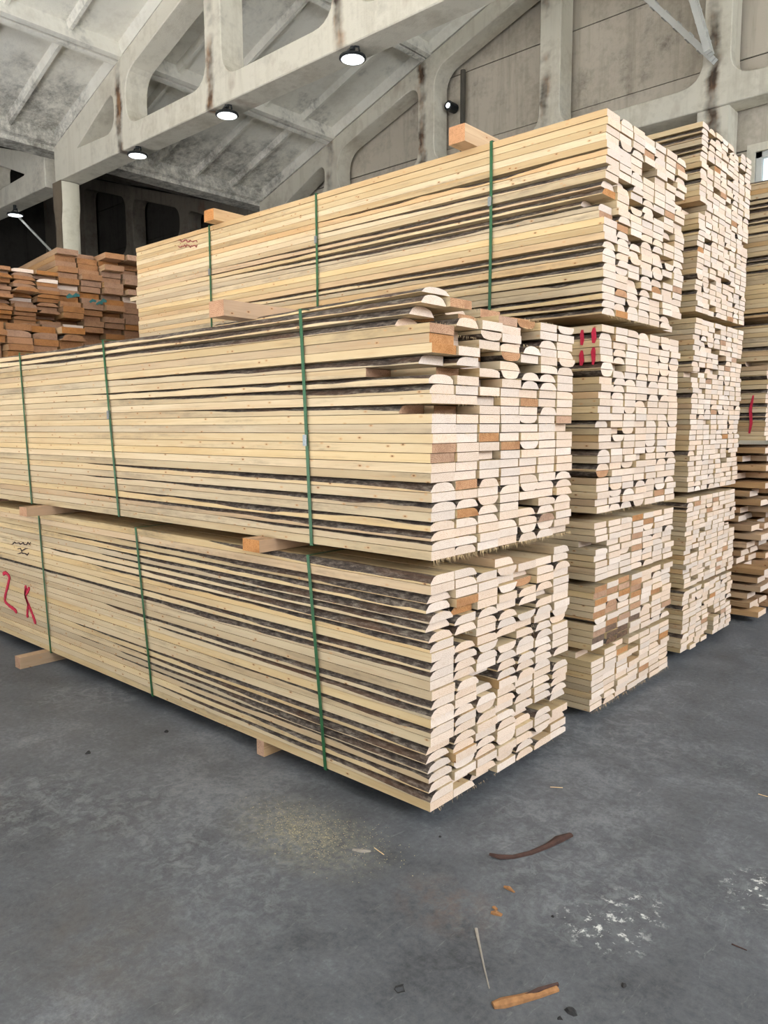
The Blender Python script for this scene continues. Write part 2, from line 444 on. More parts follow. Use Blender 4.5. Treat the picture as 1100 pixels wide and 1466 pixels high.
def glass():
    m_ = bpy.data.materials.new('window_glass'); m_.use_nodes = True
    t = m_.node_tree; t.nodes.clear()
    o = t.nodes.new('ShaderNodeOutputMaterial'); mx = t.nodes.new('ShaderNodeMixShader'); tr = t.nodes.new('ShaderNodeBsdfTransparent'); gl = t.nodes.new('ShaderNodeBsdfGlossy')
    fr = t.nodes.new('ShaderNodeFresnel'); fr.inputs[0].default_value = 1.45
    gl.inputs['Roughness'].default_value = 0.03
    tr.inputs[0].default_value = (0.93, 0.96, 0.96, 1)
    t.links.new(fr.outputs[0], mx.inputs[0]); t.links.new(tr.outputs[0], mx.inputs[1]); t.links.new(gl.outputs[0], mx.inputs[2]); t.links.new(mx.outputs[0], o.inputs[0])
    return m_
GLASS = glass()
for k, (x0, z0, x1, z1) in enumerate((WIN, (1.0, 4.2, 4.4, 6.33))):
    m = MB()
    for xx in (x0 + 0.05, (x0 * 2 + x1) / 3, (x0 + 2 * x1) / 3, x1 - 0.05): m.box((xx - 0.05, YF + 0.02, z0), (xx + 0.05, YF + 0.14, z1))
    for zz in (z0 + 0.05, z1 - 0.05): m.box((x0, YF + 0.02, zz - 0.05), (x1, YF + 0.14, zz + 0.05))
    w = m.build('window_%d' % (1 if k == 0 else 6), STEEL)
    tag(w, 'bright window with a pale frame in the concrete gable wall', 'window', kind='structure')
    p = MB(); p.box((x0, YF + 0.07, z0), (x1, YF + 0.085, z1)); p.build('pane', GLASS, w)
    p = MB(); p.box((x0 - 0.14, YF - 0.05, z0 - 0.14), (x0, YF + 0.05, z1 + 0.14)); p.box((x1, YF - 0.05, z0 - 0.14), (x1 + 0.14, YF + 0.05, z1 + 0.14))
    p.box((x0, YF - 0.05, z1), (x1, YF + 0.05, z1 + 0.14)); p.box((x0, YF - 0.05, z0 - 0.14), (x1, YF + 0.05, z0)); p.build('surround', TRUSS, w)

# ------------------------------------------------------------------ roof: ribbed slabs on concrete trusses
ceil = link('ceiling', None); tag(ceil, 'whitewashed ribbed concrete roof slabs', 'ceiling', kind='structure')
def slab_mesh(dx, dy, mat=None):
    """slab in local x (up the slope, length dx along the slope), y 0..dy; underside ribs hang below z = 0.30"""
    b = MB()
    b.box((0, 0, 0.30), (dx, dy, 0.38))
    def rib(p0, p1, wt, wb, z):   # tapered rib from p0 to p1 (2D), hanging to z
        p0, p1 = Vector((*p0, 0)), Vector((*p1, 0)); d = (p1 - p0).normalized(); r = Vector((-d.y, d.x, 0))
        vs = []
        for p in (p0, p1):
            for w_, zz in ((wt, 0.31), (wb, z)):
                for s_ in (-1, 1): vs.append((p + r * s_ * w_ / 2) + Vector((0, 0, zz)))
        b.add(vs, [(0, 1, 3, 2), (4, 6, 7, 5), (0, 2, 6, 4), (1, 5, 7, 3), (2, 3, 7, 6), (0, 4, 5, 1)])
    rib((0.075, 0), (0.075, dy), 0.20, 0.11, 0.0)
    rib((dx - 0.075, 0), (dx - 0.075, dy), 0.20, 0.11, 0.0)
    rib((0.0, 0.09), (dx, 0.09), 0.20, 0.12, 0.05)
    rib((0.0, dy - 0.09), (dx, dy - 0.09), 0.20, 0.12, 0.05)
    n_ = 5
    for k in range(1, n_): rib((0.1, dy * k / n_), (dx - 0.1, dy * k / n_), 0.15, 0.07, 0.15)
    # little corner haunches
    return b.mesh('roof_slab', mat or CEIL)
slabs = {}
def roof_side(x_nodes, zf, mat):
    for xa, xb in zip(x_nodes, x_nodes[1:]):
        za, zb = zf(xa), zf(xb)
        ln = math.hypot(xb - xa, zb - za); ang = math.atan2(zb - za, xb - xa)
        key = round(ln, 3)
        ybs = [YN] + [(a) for a in T_Y] + [YF + 0.25]
        for ya, yb in zip(ybs, ybs[1:]):
            k2 = (key, round(yb - ya, 2), mat.name)
            if k2 not in slabs: slabs[k2] = slab_mesh(ln - 0.012, yb - ya - 0.012, mat)
            if yb - ya < 0.6: continue
            link('roof_slab', slabs[k2], ceil, (xa, ya + 0.006, za), (0, -ang, 0))
roof_side(NODES, ztop, CEIL)
RN = [2 * XC - x for x in reversed(NODES)]
roof_side(RN, ztop, CEIL)
XLN = XL - 0.5                            # the neighbouring bay starts on the far side of the column line
def ztop2(x): return 7.80 + 0.30 * (XLN - x)
LN = [XLN - 13.05, XLN - 10, XLN - 6.6, XLN - 3.3, XLN]
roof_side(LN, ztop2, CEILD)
b = MB()
for xa, xb, zf in ((XL - 0.4, XC, ztop), (XC, XR + 0.5, ztop), (XLL - 0.3, XLN + 0.4, ztop2)):
    za, zb = zf(xa) + 0.42, zf(xb) + 0.42
    b.add([(xa, YN - 0.4, za), (xb, YN - 0.4, zb), (xb, YF + 0.4, zb), (xa, YF + 0.4, za), (xa, YN - 0.4, za + 0.1), (xb, YN - 0.4, zb + 0.1), (xb, YF + 0.4, zb + 0.1), (xa, YF + 0.4, za + 0.1)],
          [(0, 3, 2, 1), (4, 5, 6, 7), (0, 1, 5, 4), (1, 2, 6, 5), (2, 3, 7, 6), (3, 0, 4, 7)])
b.build('light_leak_cover', DARKJ, ceil)  # unseen sheet added to stop daylight leaking between the slabs
m = MB(); m.box((XLN - 0.02, YN, 7.75), (XL + 0.02, YF + 0.25, 7.95)); m.build('gutter_slab', CEIL, ceil)

def rounded(poly, r, seg=6):
    out = []
    n_ = len(poly)
    for i in range(n_):
        p, a, b = Vector(poly[i]), Vector(poly[i - 1]), Vector(poly[(i + 1) % n_])
        rr = r[i] if hasattr(r, '__len__') else r
        d1, d2 = (a - p), (b - p)
        k = min(rr, d1.length * 0.48, d2.length * 0.48)
        s1, s2 = p + d1.normalized() * k, p + d2.normalized() * k
        for j in range(seg + 1):
            t = j / seg
            out.append((s1 * (1 - t) ** 2 + p * 2 * t * (1 - t) + s2 * t * t))
    return out
def extrude_shape(name, outer, holes, y0, y1, mat):
    """2-D outline (x, z) with holes, extruded along y"""
    cu_ = bpy.data.curves.new(name, 'CURVE'); cu_.dimensions = '2D'; cu_.fill_mode = 'BOTH'
    cu_.extrude = (y1 - y0) / 2
    cu_.bevel_depth = 0.015; cu_.bevel_resolution = 0; cu_.offset = -0.015
    for pl in [outer] + holes:
        sp = cu_.splines.new('POLY'); sp.points.add(len(pl) - 1)
        for q, p in zip(sp.points, pl): q.co = (p[0], p[1], 0, 1)
        sp.use_cyclic_u = True
    o = bpy.data.objects.new(name, cu_); COL.objects.link(o)
    dg = bpy.context.evaluated_depsgraph_get()
    me = bpy.data.meshes.new_from_object(o.evaluated_get(dg))
    bpy.data.objects.remove(o); bpy.data.curves.remove(cu_)
    me.transform(Matrix.Translation((0, (y0 + y1) / 2, 0)) @ Matrix.Rotation(math.pi / 2, 4, 'X'))
    me.materials.clear(); me.materials.append(mat); me.name = name
    me.polygons.foreach_set('use_smooth', [False] * len(me.polygons))
    return me
ZB0, ZB1 = 7.08, 7.52                     # bottom chord
def truss_outline(nodes, zf, hw=0.24, tc=0.40, mirror=None):
    x0 = nodes[0]; xr = nodes[-1]
    if mirror is None:
        full = nodes + [2 * xr - x for x in reversed(nodes[:-1])]
    else: full = nodes
    xe = full[-1]
    outer = [(x0, ZB0), (xe, ZB0), (xe, zf(xe)), (xr, zf(xr)), (x0, zf(x0))]
    if mirror is not None: outer = [(x0, ZB0), (xe, ZB0)] + [(x, zf(x)) for x in reversed(full)]
    holes = []
    for a, b in zip(full, full[1:]):
        la = a + (hw if a != full[0] else 0.95); lb = b - (hw if b != full[-1] else 0.95)
        if a == full[0]:
            h = [(a + 1.05, ZB1 + 0.06), (lb, ZB1), (lb, zf(lb) - tc)]
            holes.append(rounded(h, [0.12, 0.5, 0.3]))
        elif b == full[-1]:
            h = [(la, ZB1), (b - 1.05, ZB1 + 0.06), (la, zf(la) - tc)]
            holes.append(rounded(h, [0.5, 0.12, 0.3]))
        else:
            h = [(la, ZB1), (lb, ZB1), (lb, zf(lb) - tc), (la, zf(la) - tc)]
            holes.append(rounded(h, [0.45, 0.45, 0.4, 0.4]))
    return outer, holes
out, hol = truss_outline(NODES, ztop)
tr_me = extrude_shape('roof_truss', [Vector(p) for p in out], hol, -0.17, 0.30, TRUSS)
tl = {2: 'large whitewashed concrete roof truss carrying the round lamps, upper left', 3: 'whitewashed concrete truss standing against the concrete gable wall'}
for i, y in enumerate(T_Y):
    if i < 2: continue
    tag(link('roof_truss', tr_me, None, (0, y, 0)), tl[i], 'truss')
out, hol = truss_outline([2 * (XLN - 13.2) - x for x in []] or LN, ztop2, mirror=True)
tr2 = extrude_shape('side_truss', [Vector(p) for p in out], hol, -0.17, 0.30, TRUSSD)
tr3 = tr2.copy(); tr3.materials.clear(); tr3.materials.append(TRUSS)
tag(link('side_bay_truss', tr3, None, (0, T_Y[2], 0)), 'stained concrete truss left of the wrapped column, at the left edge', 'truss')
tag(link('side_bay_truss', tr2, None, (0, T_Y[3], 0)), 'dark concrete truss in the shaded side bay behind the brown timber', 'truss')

# columns
def column(x, y, w, d, z, mat, label, cap=True, film=False):
    root = link('concrete_column', None, None, (x, y, 0)); tag(root, label, 'column')
    b = MB(); b.box((-w / 2, -d / 2, 0), (w / 2, d / 2, z - 0.75))
    if cap:
        b.add([(-w / 2, -d / 2, z - 0.75), (w / 2, -d / 2, z - 0.75), (w / 2, d / 2, z - 0.75), (-w / 2, d / 2, z - 0.75), (-w / 2 - 0.06, -d / 2, z - 0.6), (w / 2 + 0.06, -d / 2, z - 0.6), (w / 2 + 0.06, d / 2, z - 0.6), (-w / 2 - 0.06, d / 2, z - 0.6)],
              [(0, 1, 5, 4), (1, 2, 6, 5), (2, 3, 7, 6), (3, 0, 4, 7)])
        b.box((-w / 2 - 0.06, -d / 2, z - 0.6), (w / 2 + 0.06, d / 2, z))
    else: b.box((-w / 2, -d / 2, z - 0.75), (w / 2, d / 2, z))
    b.build('shaft', mat, root)
    return root
c1 = column(-17.85, 8.86, 0.30, 0.44, 7.08, COLM, 'brown-stained concrete column with pale wrapped side under the lamp truss')
# pale plastered side skin with lumpy surface
b = MB(); ny, nz = 10, 40
zs = [0.2 + (7.06 - 0.2) * k / nz for k in range(nz + 1)]
vs = []
for z in zs:
    bul = 0.06 if z > 6.45 else (0.06 * max(0, (z - 6.25) / 0.2) if z > 6.25 else 0)
    for j in range(ny + 1):
        y = -0.21 + 0.42 * j / ny
        e = 0.05 * math.sin(math.pi * j / ny) ** 0.5
        vs.append((0.155 + bul + e + 0.02 * mnoise.noise((y * 6, z * 2.2, 3.1)), y, z))
fs = [(i * (ny + 1) + j, i * (ny + 1) + j + 1, (i + 1) * (ny + 1) + j + 1, (i + 1) * (ny + 1) + j) for i in range(nz) for j in range(ny)]
b.add(vs, fs)
FILM = concrete_mat('glossy_whitewash', srgb(214, 208, 188), srgb(190, 182, 158), srgb(140, 130, 112), 0.3, 0.3)
FILM.node_tree.nodes['Principled BSDF'].inputs['Roughness'].default_value = 0.35
b.build('whitewash_skin', FILM, c1, smooth=True)
column(-18.1, 14.7, 0.5, 0.6, 7.08, COLM, 'dark concrete column at the gable behind the left end of the top bundle')
column(-5.2, 14.95, 0.55, 0.5, 7.08, TRUSS, 'sooty concrete post on the gable wall beside the bright window', cap=False)

# steel braces meeting the far truss
def brace(p, q, label):
    root = link('steel_brace', None, None, p); tag(root, label, 'brace', 'steel braces of the far truss')
    d = Vector(q) - Vector(p)
    for s in (-0.07, 0.07):
        b = MB(); off = Vector((0, s, 0)); b.bar(off, d + off, 0.10, 0.10, (0, 1, 0)); b.build('angle', STEEL, root)
    b = MB()
    for k in range(1, 7): c = d * (k / 7); b.box((c.x - 0.05, -0.1, c.z - 0.05), (c.x + 0.05, 0.1, c.z + 0.05))
    b.build('batten', STEEL, root)
yb = 14.45
brace(ony(1022, 86, yb), ony(905, -22, yb), 'slanting white steel brace meeting the far truss at upper right')
brace(ony(1016, 76, yb - 0.3), ony(985, -30, yb - 0.3), 'steep white steel brace beside the far truss post')

# lamps
def lamp(x, y, z, label, sc=1.0):
    root = link('high_bay_lamp', None, None, (x, y, z)); tag(root, label, 'lamp', 'round lamps under the trusses')
    n_ = 28
    b = MB(); prof = [(0.05, 0.10), (0.12, 0.09), (0.16, 0.05), (0.24, 0.035), (0.25, 0.0), (0.235, -0.01)]
    vs = []
    for r, h in prof:
        for k in range(n_): a = 2 * math.pi * k / n_; vs.append((r * sc * math.cos(a), r * sc * math.sin(a), h * sc))
    b.add(vs, [tuple(range(n_))] + [(i * n_ + k, i * n_ + (k + 1) % n_, (i + 1) * n_ + (k + 1) % n_, (i + 1) * n_ + k) for i in range(len(prof) - 1) for k in range(n_)])
    b.build('housing', BLACKM, root)
    b = MB(); vs = [(0.205 * sc * math.cos(2 * math.pi * k / n_), 0.205 * sc * math.sin(2 * math.pi * k / n_), -0.012 * sc) for k in range(n_)] + [(0.235 * sc * math.cos(2 * math.pi * k / n_), 0.235 * sc * math.sin(2 * math.pi * k / n_), -0.012 * sc) for k in range(n_)]
    b.add(vs, [(k, (k + 1) % n_, n_ + (k + 1) % n_, n_ + k) for k in range(n_)])
    b.build('rim', BLACKM, root)
    b = MB(); vs = [(0.21 * sc * math.cos(2 * math.pi * k / n_), 0.21 * sc * math.sin(2 * math.pi * k / n_), -0.016 * sc) for k in range(n_)]
    b.add(vs, [tuple(reversed(range(n_)))])
    b.build('lens', LENS, root)
    b = MB(); b.tube([(-0.17 * sc, 0, 0.08 * sc), (-0.15 * sc, 0, 0.16 * sc), (0, 0, 0.22 * sc), (0.15 * sc, 0, 0.16 * sc), (0.17 * sc, 0, 0.08 * sc)], 0.015, 6)
    b.tube([(0, 0, 0.15 * sc), (0, 0, 0.30 * sc)], 0.04, 8)
    b.build('bracket', BLACKM, root)
    return root
for (u, v), lb in (((197, 226), 'round lamp on the truss nearest the wrapped column'), ((325, 157), 'middle round lamp under the lower chord of the truss'), ((505, 64), 'round lamp highest in the picture under the truss chord')):
    p = ony(u, v, 8.72); lamp(p.x, 8.72, ZB0 - 0.17, lb, 0.82)
p = ony(22, 311, 8.75); lamp(p.x, 8.75, ZB0 - 0.26, 'dim round lamp seen edge-on at far left under the side truss', 0.8)
b = MB(); p0 = ony(28, 312, 9.0); p1 = ony(72, 358, 9.0); d = (p1 - p0).normalized(); b.tube([p0 - d * ((7.075 - p0.z) / -d.z if p0.z < 7.075 else 0), p0 + d * ((-18.0 - p0.x) / d.x)], 0.03, 6)
tag(b.build('tie_rod', STEEL), 'thin grey steel rod slanting down left of the column', 'rod')
# small spotlight on the gable
p = ony(644, 152, 15.0)
root = link('wall_spotlight', None, None, p); tag(root, 'small bluish-white spotlight on the concrete gable wall', 'lamp')
b = MB(); b.tube([(0, 0.2, 0), (0, -0.06, 0)], 0.11, 14); b.build('housing', BLACKM, root)
b = MB(); b.tube([(0, -0.062, 0), (0, -0.07, 0)], 0.055, 14); b.build('lens', LENS, root)
b = MB(); b.tube([(-11.05, 15.13, 7.6), (-11.05, 15.13, 9.6)], 0.06, 8)
tag(b.build('drain_pipe', plain('dark_pipe', srgb(84, 80, 72), 0.7, 0, 0.3, 3)), 'dark vertical pipe on the gable wall behind the truss post', 'pipe')

# ------------------------------------------------------------------ timber
def board_mesh(L, w, t, kind, seed, nx=5, K=7, start=0.6, amt=1.0, name='board', mats=(None, None)):
    """board from x = -L to 0, y 0..w, z 0..t.  kind: R square, D dome-topped, L / r waney near / far top edge, U = D upside down,
    T thin slab, G waney near edge over the whole length"""
    rnd = random.Random(seed)
    if kind == 'R':
        xs = [-L, 0]; K = 2
    else:
        xs = [-L * (1 - (i / nx)) for i in range(nx + 1)]
    ss = [-1 + 2 * i / (K - 1) for i in range(K)]
    flat0 = {'D': rnd.uniform(0.05, 0.45), 'U': rnd.uniform(0.0, 0.4), 'L': rnd.uniform(-0.1, 0.35), 'r': rnd.uniform(-0.1, 0.4), 'T': 0.0, 'G': 0.2, 'R': 1}[kind]
    e0 = {'D': rnd.uniform(0.15, 0.6), 'U': rnd.uniform(0.1, 0.4), 'L': rnd.uniform(0.10, 0.6), 'r': rnd.uniform(0.05, 0.4), 'T': 0.12, 'G': 0.35, 'R': 1}[kind]
    if kind == 'L' or kind == 'G': flat0 -= 0.0
    x0 = -L * start
    V = []; A = []; F_ = []; MI = []
    for i, x in enumerate(xs):
        if kind == 'R': g = 0
        else:
            g = (x - x0) / (-x0 * 0.85) if kind != 'G' else 0.55 + 0.45 * (x + L) / L
            g += 0.30 * mnoise.noise((x * 1.7, seed * 3.7, 0.3)) + 0.16 * mnoise.noise((x * 6, seed * 1.3, 9.3))
            g = max(0.0, min(1.0, g)) * amt
        gs = g ** 0.8
        top = []
        for s in ss:
            side = abs(s)
            if kind in 'LG' and s > 0: side = 0
            if kind == 'r' and s < 0: side = 0
            flat = 1 - gs * (1 - flat0)
            e = t * (1 - gs * (1 - min(0.9, max(0.06, e0 * (1 + 1.1 * mnoise.noise((x * 2.3, seed * 2.1, 5.5)) + 0.5 * mnoise.noise((x * 8, seed, 1.5)))))))
            if side <= flat or gs < 1e-4: z = t
            else:
                q = (side - flat) / max(1e-4, 1 - flat)
                z = e + (t - e) * math.sqrt(max(0, 1 - q * q))
            if z < t - 1e-5 and 0 < i: z = max(0.0008, z + 0.0016 * mnoise.noise((x * 9, s * 3, seed)))
            top.append(z)
        yj = 0
        row = [(x, 0, 0)] + [(x, (s + 1) / 2 * w, z) for s, z in zip(ss, top)] + [(x, w, 0)]
        V += row; A += [0.0] + [min(1.0, (t - z) / (0.35 * t)) for z in top] + [0.0]
    n_ = K + 2
    # the lower vertex of the near and far edge must stay wood: bark only on the arc
    for i in range(len(xs) - 1):
        for j in range(n_ - 1):
            F_.append((i * n_ + j, i * n_ + j + 1, (i + 1) * n_ + j + 1, (i + 1) * n_ + j)); MI.append(0)
        F_.append((i * n_ + n_ - 1, i * n_, (i + 1) * n_, (i + 1) * n_ + n_ - 1)); MI.append(0)
    # split the vertices of the arc edge: side faces get their own wood vertices
    base = len(V)
    for i in range(len(xs)):
        V.append(V[i * n_ + 1]); A.append(0.0)
        V.append(V[i * n_ + n_ - 2]); A.append(0.0)
    for k, f in enumerate(F_):
        i, j = divmod(k, n_)
        if j == 0: F_[k] = (f[0], base + 2 * i, base + 2 * (i + 1), f[3])
        elif j == n_ - 2: F_[k] = (base + 2 * i + 1, f[1], f[2], base + 2 * (i + 1) + 1)
    # ends
    for i in (0, len(xs) - 1):
        c = len(V); V += V[i * n_:(i + 1) * n_]; A += [0.0] * n_
        loop = list(range(c, c + n_))
        F_.append(tuple(loop) if i == 0 else tuple(reversed(loop))); MI.append(1)
    if kind == 'U':
        V = [(x, y, t - z) for x, y, z in V]; F_ = [tuple(reversed(f)) for f in F_]
    F_ = [tuple(reversed(f)) for f in F_]
    me = bpy.data.meshes.new(name)
    me.from_pydata(V, [], F_)
    me.materials.append(mats[0]); me.materials.append(mats[1])
    me.polygons.foreach_set('material_index', MI)
    at = me.attributes.new('bark', 'FLOAT', 'POINT'); at.data.foreach_set('value', A)
    if kind != 'R':
        me.polygons.foreach_set('use_smooth', [m_ == 0 and 0 < (k % n_) < n_ - 2 for k, m_ in enumerate(MI)])
    me.update()
    return me
_cache = {}
def variants(L, w, t, wood, end):
    key = (L, w, t, wood.name, end.name)
    if key not in _cache:
        d = {}
        for kd, n_ in (('R', 1), ('D', 6), ('L', 4), ('r', 4), ('U', 3), ('T', 3)):
            d[kd] = [board_mesh(L, w, t, kd, 100 + 13 * k + ord(kd), 6, 9 if kd != 'R' else 2, 0.9, 1.0, 'board', (wood, end)) for k in range(n_)]
        _cache[key] = d
    return _cache[key]

def bundle(name, label, loc, L, ncol, nlay, wp, tp, near=None, pk=lambda i, j: 0.3, wood=None, end=None, endo=None, po=0.05, rec=0.10, rotz=0, seed=1, hole=lambda i, j: None,
           cat='timber bundle', group=None, mixk='DDLrrUT', gapw=0.005, ragged=0.004, omap=None, kmap=None):
    """stack of boards whose flush end faces +x; near = list of (kind, start, recess, orange) for the column facing the camera, bottom to top"""
    wood, end, endo = wood or WOOD, end or END, endo or ENDO
    rnd = random.Random(seed)
    root = link(name, None, None, loc, (0, 0, rotz)); tag(root, label, cat, group)
    w, t = wp - gapw, tp - 0.0022
    V0 = variants(L, w, t, wood, end); V1 = variants(L, w, t, wood, endo)
    VK = variants(L, w, t, wood, ENDK) if kmap else None
    for i in range(nlay):
        for j in range(ncol):
            h = hole(i, j)
            if h == 'skip': continue
            z = i * tp + rnd.uniform(0, 0.0006); y = j * wp + rnd.uniform(-0.002, 0.002)
            x = rnd.gauss(0, ragged)
            if rnd.random() < rec: x -= rnd.choice([0.015, 0.03, 0.05, 0.09, 0.15])
            o_ = rnd.random() < (omap(i, j) if omap else po)
            k = rnd.choice(mixk) if rnd.random() < pk(i, j) else 'R'
            me = None
            if near and j == 0 and i < len(near):
                kd, st, rc, og = near[i]
                me = board_mesh(L, w, t, kd, seed * 100 + i, 52, 9, st, 1.0, 'board', (wood, endo if og else end))
                x = -rc + rnd.gauss(0, 0.003); y = rnd.uniform(-0.002, 0.003)
            elif h is not None:
                x = -h; o_ = o_ or rnd.random() < 0.5
            if me is None:
                me = rnd.choice((VK if kmap and kmap(i, j) else (V1 if o_ else V0))[k])
            ob = link('board', me, root, (x, y, z))
            if j > 0 or not near: ob.scale = (1, rnd.uniform(0.94, 1.0), rnd.uniform(0.95, 1.0)); ob.rotation_euler = (rnd.gauss(0, 0.005), 0, rnd.gauss(0, 0.0004))
    return root

def strap(root, xt, xb, y0, y1, z0, z1, seal=None, wd=0.017):
    """flat band round the bundle (local coordinates); xt / xb = x at top and bottom"""
    e = 0.0045; pts = []
    n_ = 10
    for k in range(n_ + 1):
        f = k / n_; pts.append((xt + (xb - xt) * f + 0.006 * math.sin(f * 3.1), y0 - e - 0.004 * math.sin(math.pi * f), z1 + e - (z1 - z0 + 2 * e) * f))
    pts += [(xb, y1 + e, z0 - e), (xt, y1 + e, z1 + e)]
    b = MB(); N = len(pts); vs = []
    cy, cz = (y0 + y1) / 2, (z0 + z1) / 2
    for (x, y, z) in pts:
        d = Vector((0, y - cy, z - cz)); 
        oy = -0.0012 if y < cy else 0.0012; oz = 0.0012 if z > z1 else (-0.0012 if z < z0 else 0)
        vs += [(x - wd / 2, y, z), (x + wd / 2, y, z), (x + wd / 2, y + oy, z + oz), (x - wd / 2, y + oy, z + oz)]
    fs = []
    for k in range(N):
        a, c = 4 * k, 4 * ((k + 1) % N)
        for q in range(4): fs.append((a + q, a + (q + 1) % 4, c + (q + 1) % 4, c + q))
    b.add(vs, fs)
    s = b.build('strap', STRAP, root)
    if seal:
        f = seal; x = xt + (xb - xt) * f; z = z1 - (z1 - z0) * f
        b = MB(); b.box((x - wd * 0.62, y0 - 0.015, z - 0.022), (x + wd * 0.62, y0 - 0.006, z + 0.022)); b.build('seal', SEAL, s)
    return s
def runners(root, L, W, h, xs, mat=WOOD, end=END):
    me = board_mesh(W - 0.06, 0.09, h, 'R', 1, mats=(mat, end), name='runner')
    for x in xs: link('runner', me, root, (x, W - 0.03, -h), (0, 0, math.radians(90)))
def splinters(root, spots, seed):
    """torn fibres hanging from sawn edges: spots = (y0, y1, z, x)"""
    rnd = random.Random(seed); b = MB()
    for (y0, y1, z, x, n_, ln) in spots:
        for k in range(n_):
            y = rnd.uniform(y0, y1); l_ = ln * rnd.uniform(0.3, 1.3); w_ = rnd.uniform(0.0005, 0.0012)
            dx, dy = rnd.uniform(-0.3, 0.6) * l_, rnd.uniform(-0.5, 0.5) * l_
            b.add([(x, y - w_, z), (x, y + w_, z), (x + dx, y + dy, z - l_)], [(0, 1, 2)])
    o = b.build('torn_fibres', FIBRE, root); o['kind'] = 'stuff'
    return o

R_, D_, L_, T_, G_ = 'R', 'D', 'L', 'T', 'G'
LEN = 4.0
# ---- front stack, lower bundle
XA, YA = -1.615, 2.045
WA, TA = 0.1415, 0.0345
nearA1 = [(R_, .5, 0, 0), (L_, .45, .0, 0), (D_, .5, .005, 0), (D_, .55, .01, 0), (T_, .6, .015, 0), (T_, .55, .02, 0), (L_, .6, .015, 0), (R_, .5, 0, 0), (L_, .35, .0, 0), (R_, .5, 0, 0),
          (D_, .5, .0, 0), (L_, .6, .0, 0), (R_, .5, 0, 0), (R_, .5, .0, 0), (G_, .9, .0, 0), (L_, .7, .0, 0), (R_, .5, 0, 0), (L_, .62, .0, 0), (T_, .68, .01, 0), (D_, .56, .02, 0),
          (T_, .60, .005, 0), (D_, .70, .02, 0), (T_, .58, .02, 0), (R_, .5, 0, 0), (L_, .35, 0, 0)]
def holeA1(i, j):
    if i == 24 and j in (2, 3, 5): return 'skip' if j != 3 else 0.02
    if i == 24 and j == 4: return 'skip'
    if (i, j) in ((11, 2), (18, 4)): return 0.12
    if (i, j) in ((22, 3), (21, 4), (20, 1)): return 0.02
    return None
A1 = bundle('timber_bundle', 'lower front bundle of waney pine boards with the red 2 K mark', (XA, YA, 0.07), LEN, 7, 25, WA, TA, nearA1, pk=lambda i, j: 0.72, rec=0.12, seed=11, hole=holeA1, po=0.03, group='strapped timber bundles')
HA1 = 25 * TA
for (xt, xb, se) in ((-4.668, -4.603, None), (-3.544, -3.446, None), (-2.239, -2.154, None)):
    strap(A1, xt - XA, xb - XA, 0, 7 * WA, 0, HA1, se)
# ---- front stack, upper bundle
ZA2 = 0.07 + HA1 + 0.052
TA2 = 0.0338
nearA2 = [(R_, .5, 0, 0), (L_, .3, .0, 0), (L_, .6, .0, 0), (D_, .55, .01, 0), (R_, .5, 0, 0), (D_, .55, .0, 0), (R_, .5, 0, 0), (D_, .6, .0, 0), (R_, .5, 0, 0), (R_, .5, 0, 0), (R_, .5, .0, 1), (R_, .5, .0, 1),
          (R_, .5, 0, 0), (R_, .5, 0, 0), (R_, .5, 0, 0), (L_, .3, .14, 1), (R_, .5, 0, 0), (L_, .55, .01, 0), (D_, .65, .015, 0), (R_, .5, .31, 1), (L_, .5, .06, 0), (R_, .5, 0, 1), (R_, .5, .005, 1), (R_, .5, .01, 1), (T_, .9, .16, 0), (T_, .95, .10, 0), (T_, .98, .05, 0)]
def holeA2(i, j):
    if i == 26: return {1: 0.03, 2: 0.16, 3: 0.10, 4: 'skip', 5: 0.14, 6: 0.26}.get(j, 0.1)
    if i == 25: return {1: 0.20, 2: 0.10, 3: 0.015, 4: 0.02}.get(j)
    if (i, j) in ((23, 1), (22, 1), (19, 1), (20, 2), (21, 2), (24, 4), (23, 4)): return 0.09
    if (i, j) in ((15, 1),): return 0.10
    return None
def pkA2(i, j):
    return 0.62 if i < 8 else (0.45 if i > 17 else 0.12)
A2 = bundle('timber_bundle', 'upper front bundle of pale boards with ragged barky top, lying on the lower front bundle', (XA, YA, ZA2), LEN, 7, 27, WA, TA2, nearA2, pk=pkA2, rec=0.05, seed=23, hole=holeA2, po=0.04, group='strapped timber bundles')
HA2 = 27 * TA2
for (xt, xb, se) in ((-4.806, -4.753, None), (-3.793, -3.706, 0.42), (-2.261, -2.217, 0.55)):
    strap(A2, xt - XA, xb - XA, 0, 7 * WA, 0, HA2, se)
o = link('bark_slab', board_mesh(1.25, 0.15, 0.022, 'T', 5, 40, 9, 1.6, 1.0, 'bark_slab', (WOOD, END)), None, (XA - 0.06, YA + 0.02, ZA2 + HA2 + 0.006), (0, math.radians(-0.6), math.radians(-2)))
tag(o, 'thin bark-covered offcut lying along the top of the upper front bundle', 'offcut')
# ---- middle stack
XB, YB = -1.655, 3.36
WB = 0.1375
def mid(name_label, z0, z1, nlay, **kw):
    t_ = (z1 - z0) / nlay
    return bundle('timber_bundle', name_label, (kw.pop('x', XB), kw.pop('y', YB), z0), LEN, kw.pop('ncol', 7), nlay, kw.pop('wp', WB), t_, group='strapped timber bundles', **kw)
B1 = mid('lowest bundle of the middle stack, small square boards on the floor', 0.05, 0.335, 9, pk=lambda i, j: 0.12, rec=0.05, seed=31)
def poB2(i, j): return None
B2 = mid('short middle-stack bundle with rust-orange and soot-stained board ends', 0.358, 0.675, 10, pk=lambda i, j: 0.15, rec=0.05, seed=37, omap=lambda i, j: 0.85 if (i > 4 and j < 3) else (0.45 if i > 2 and j < 4 else 0.12), kmap=lambda i, j: (i, j) in ((0, 1), (1, 1), (1, 2), (0, 2), (2, 1), (1, 0), (2, 3)))
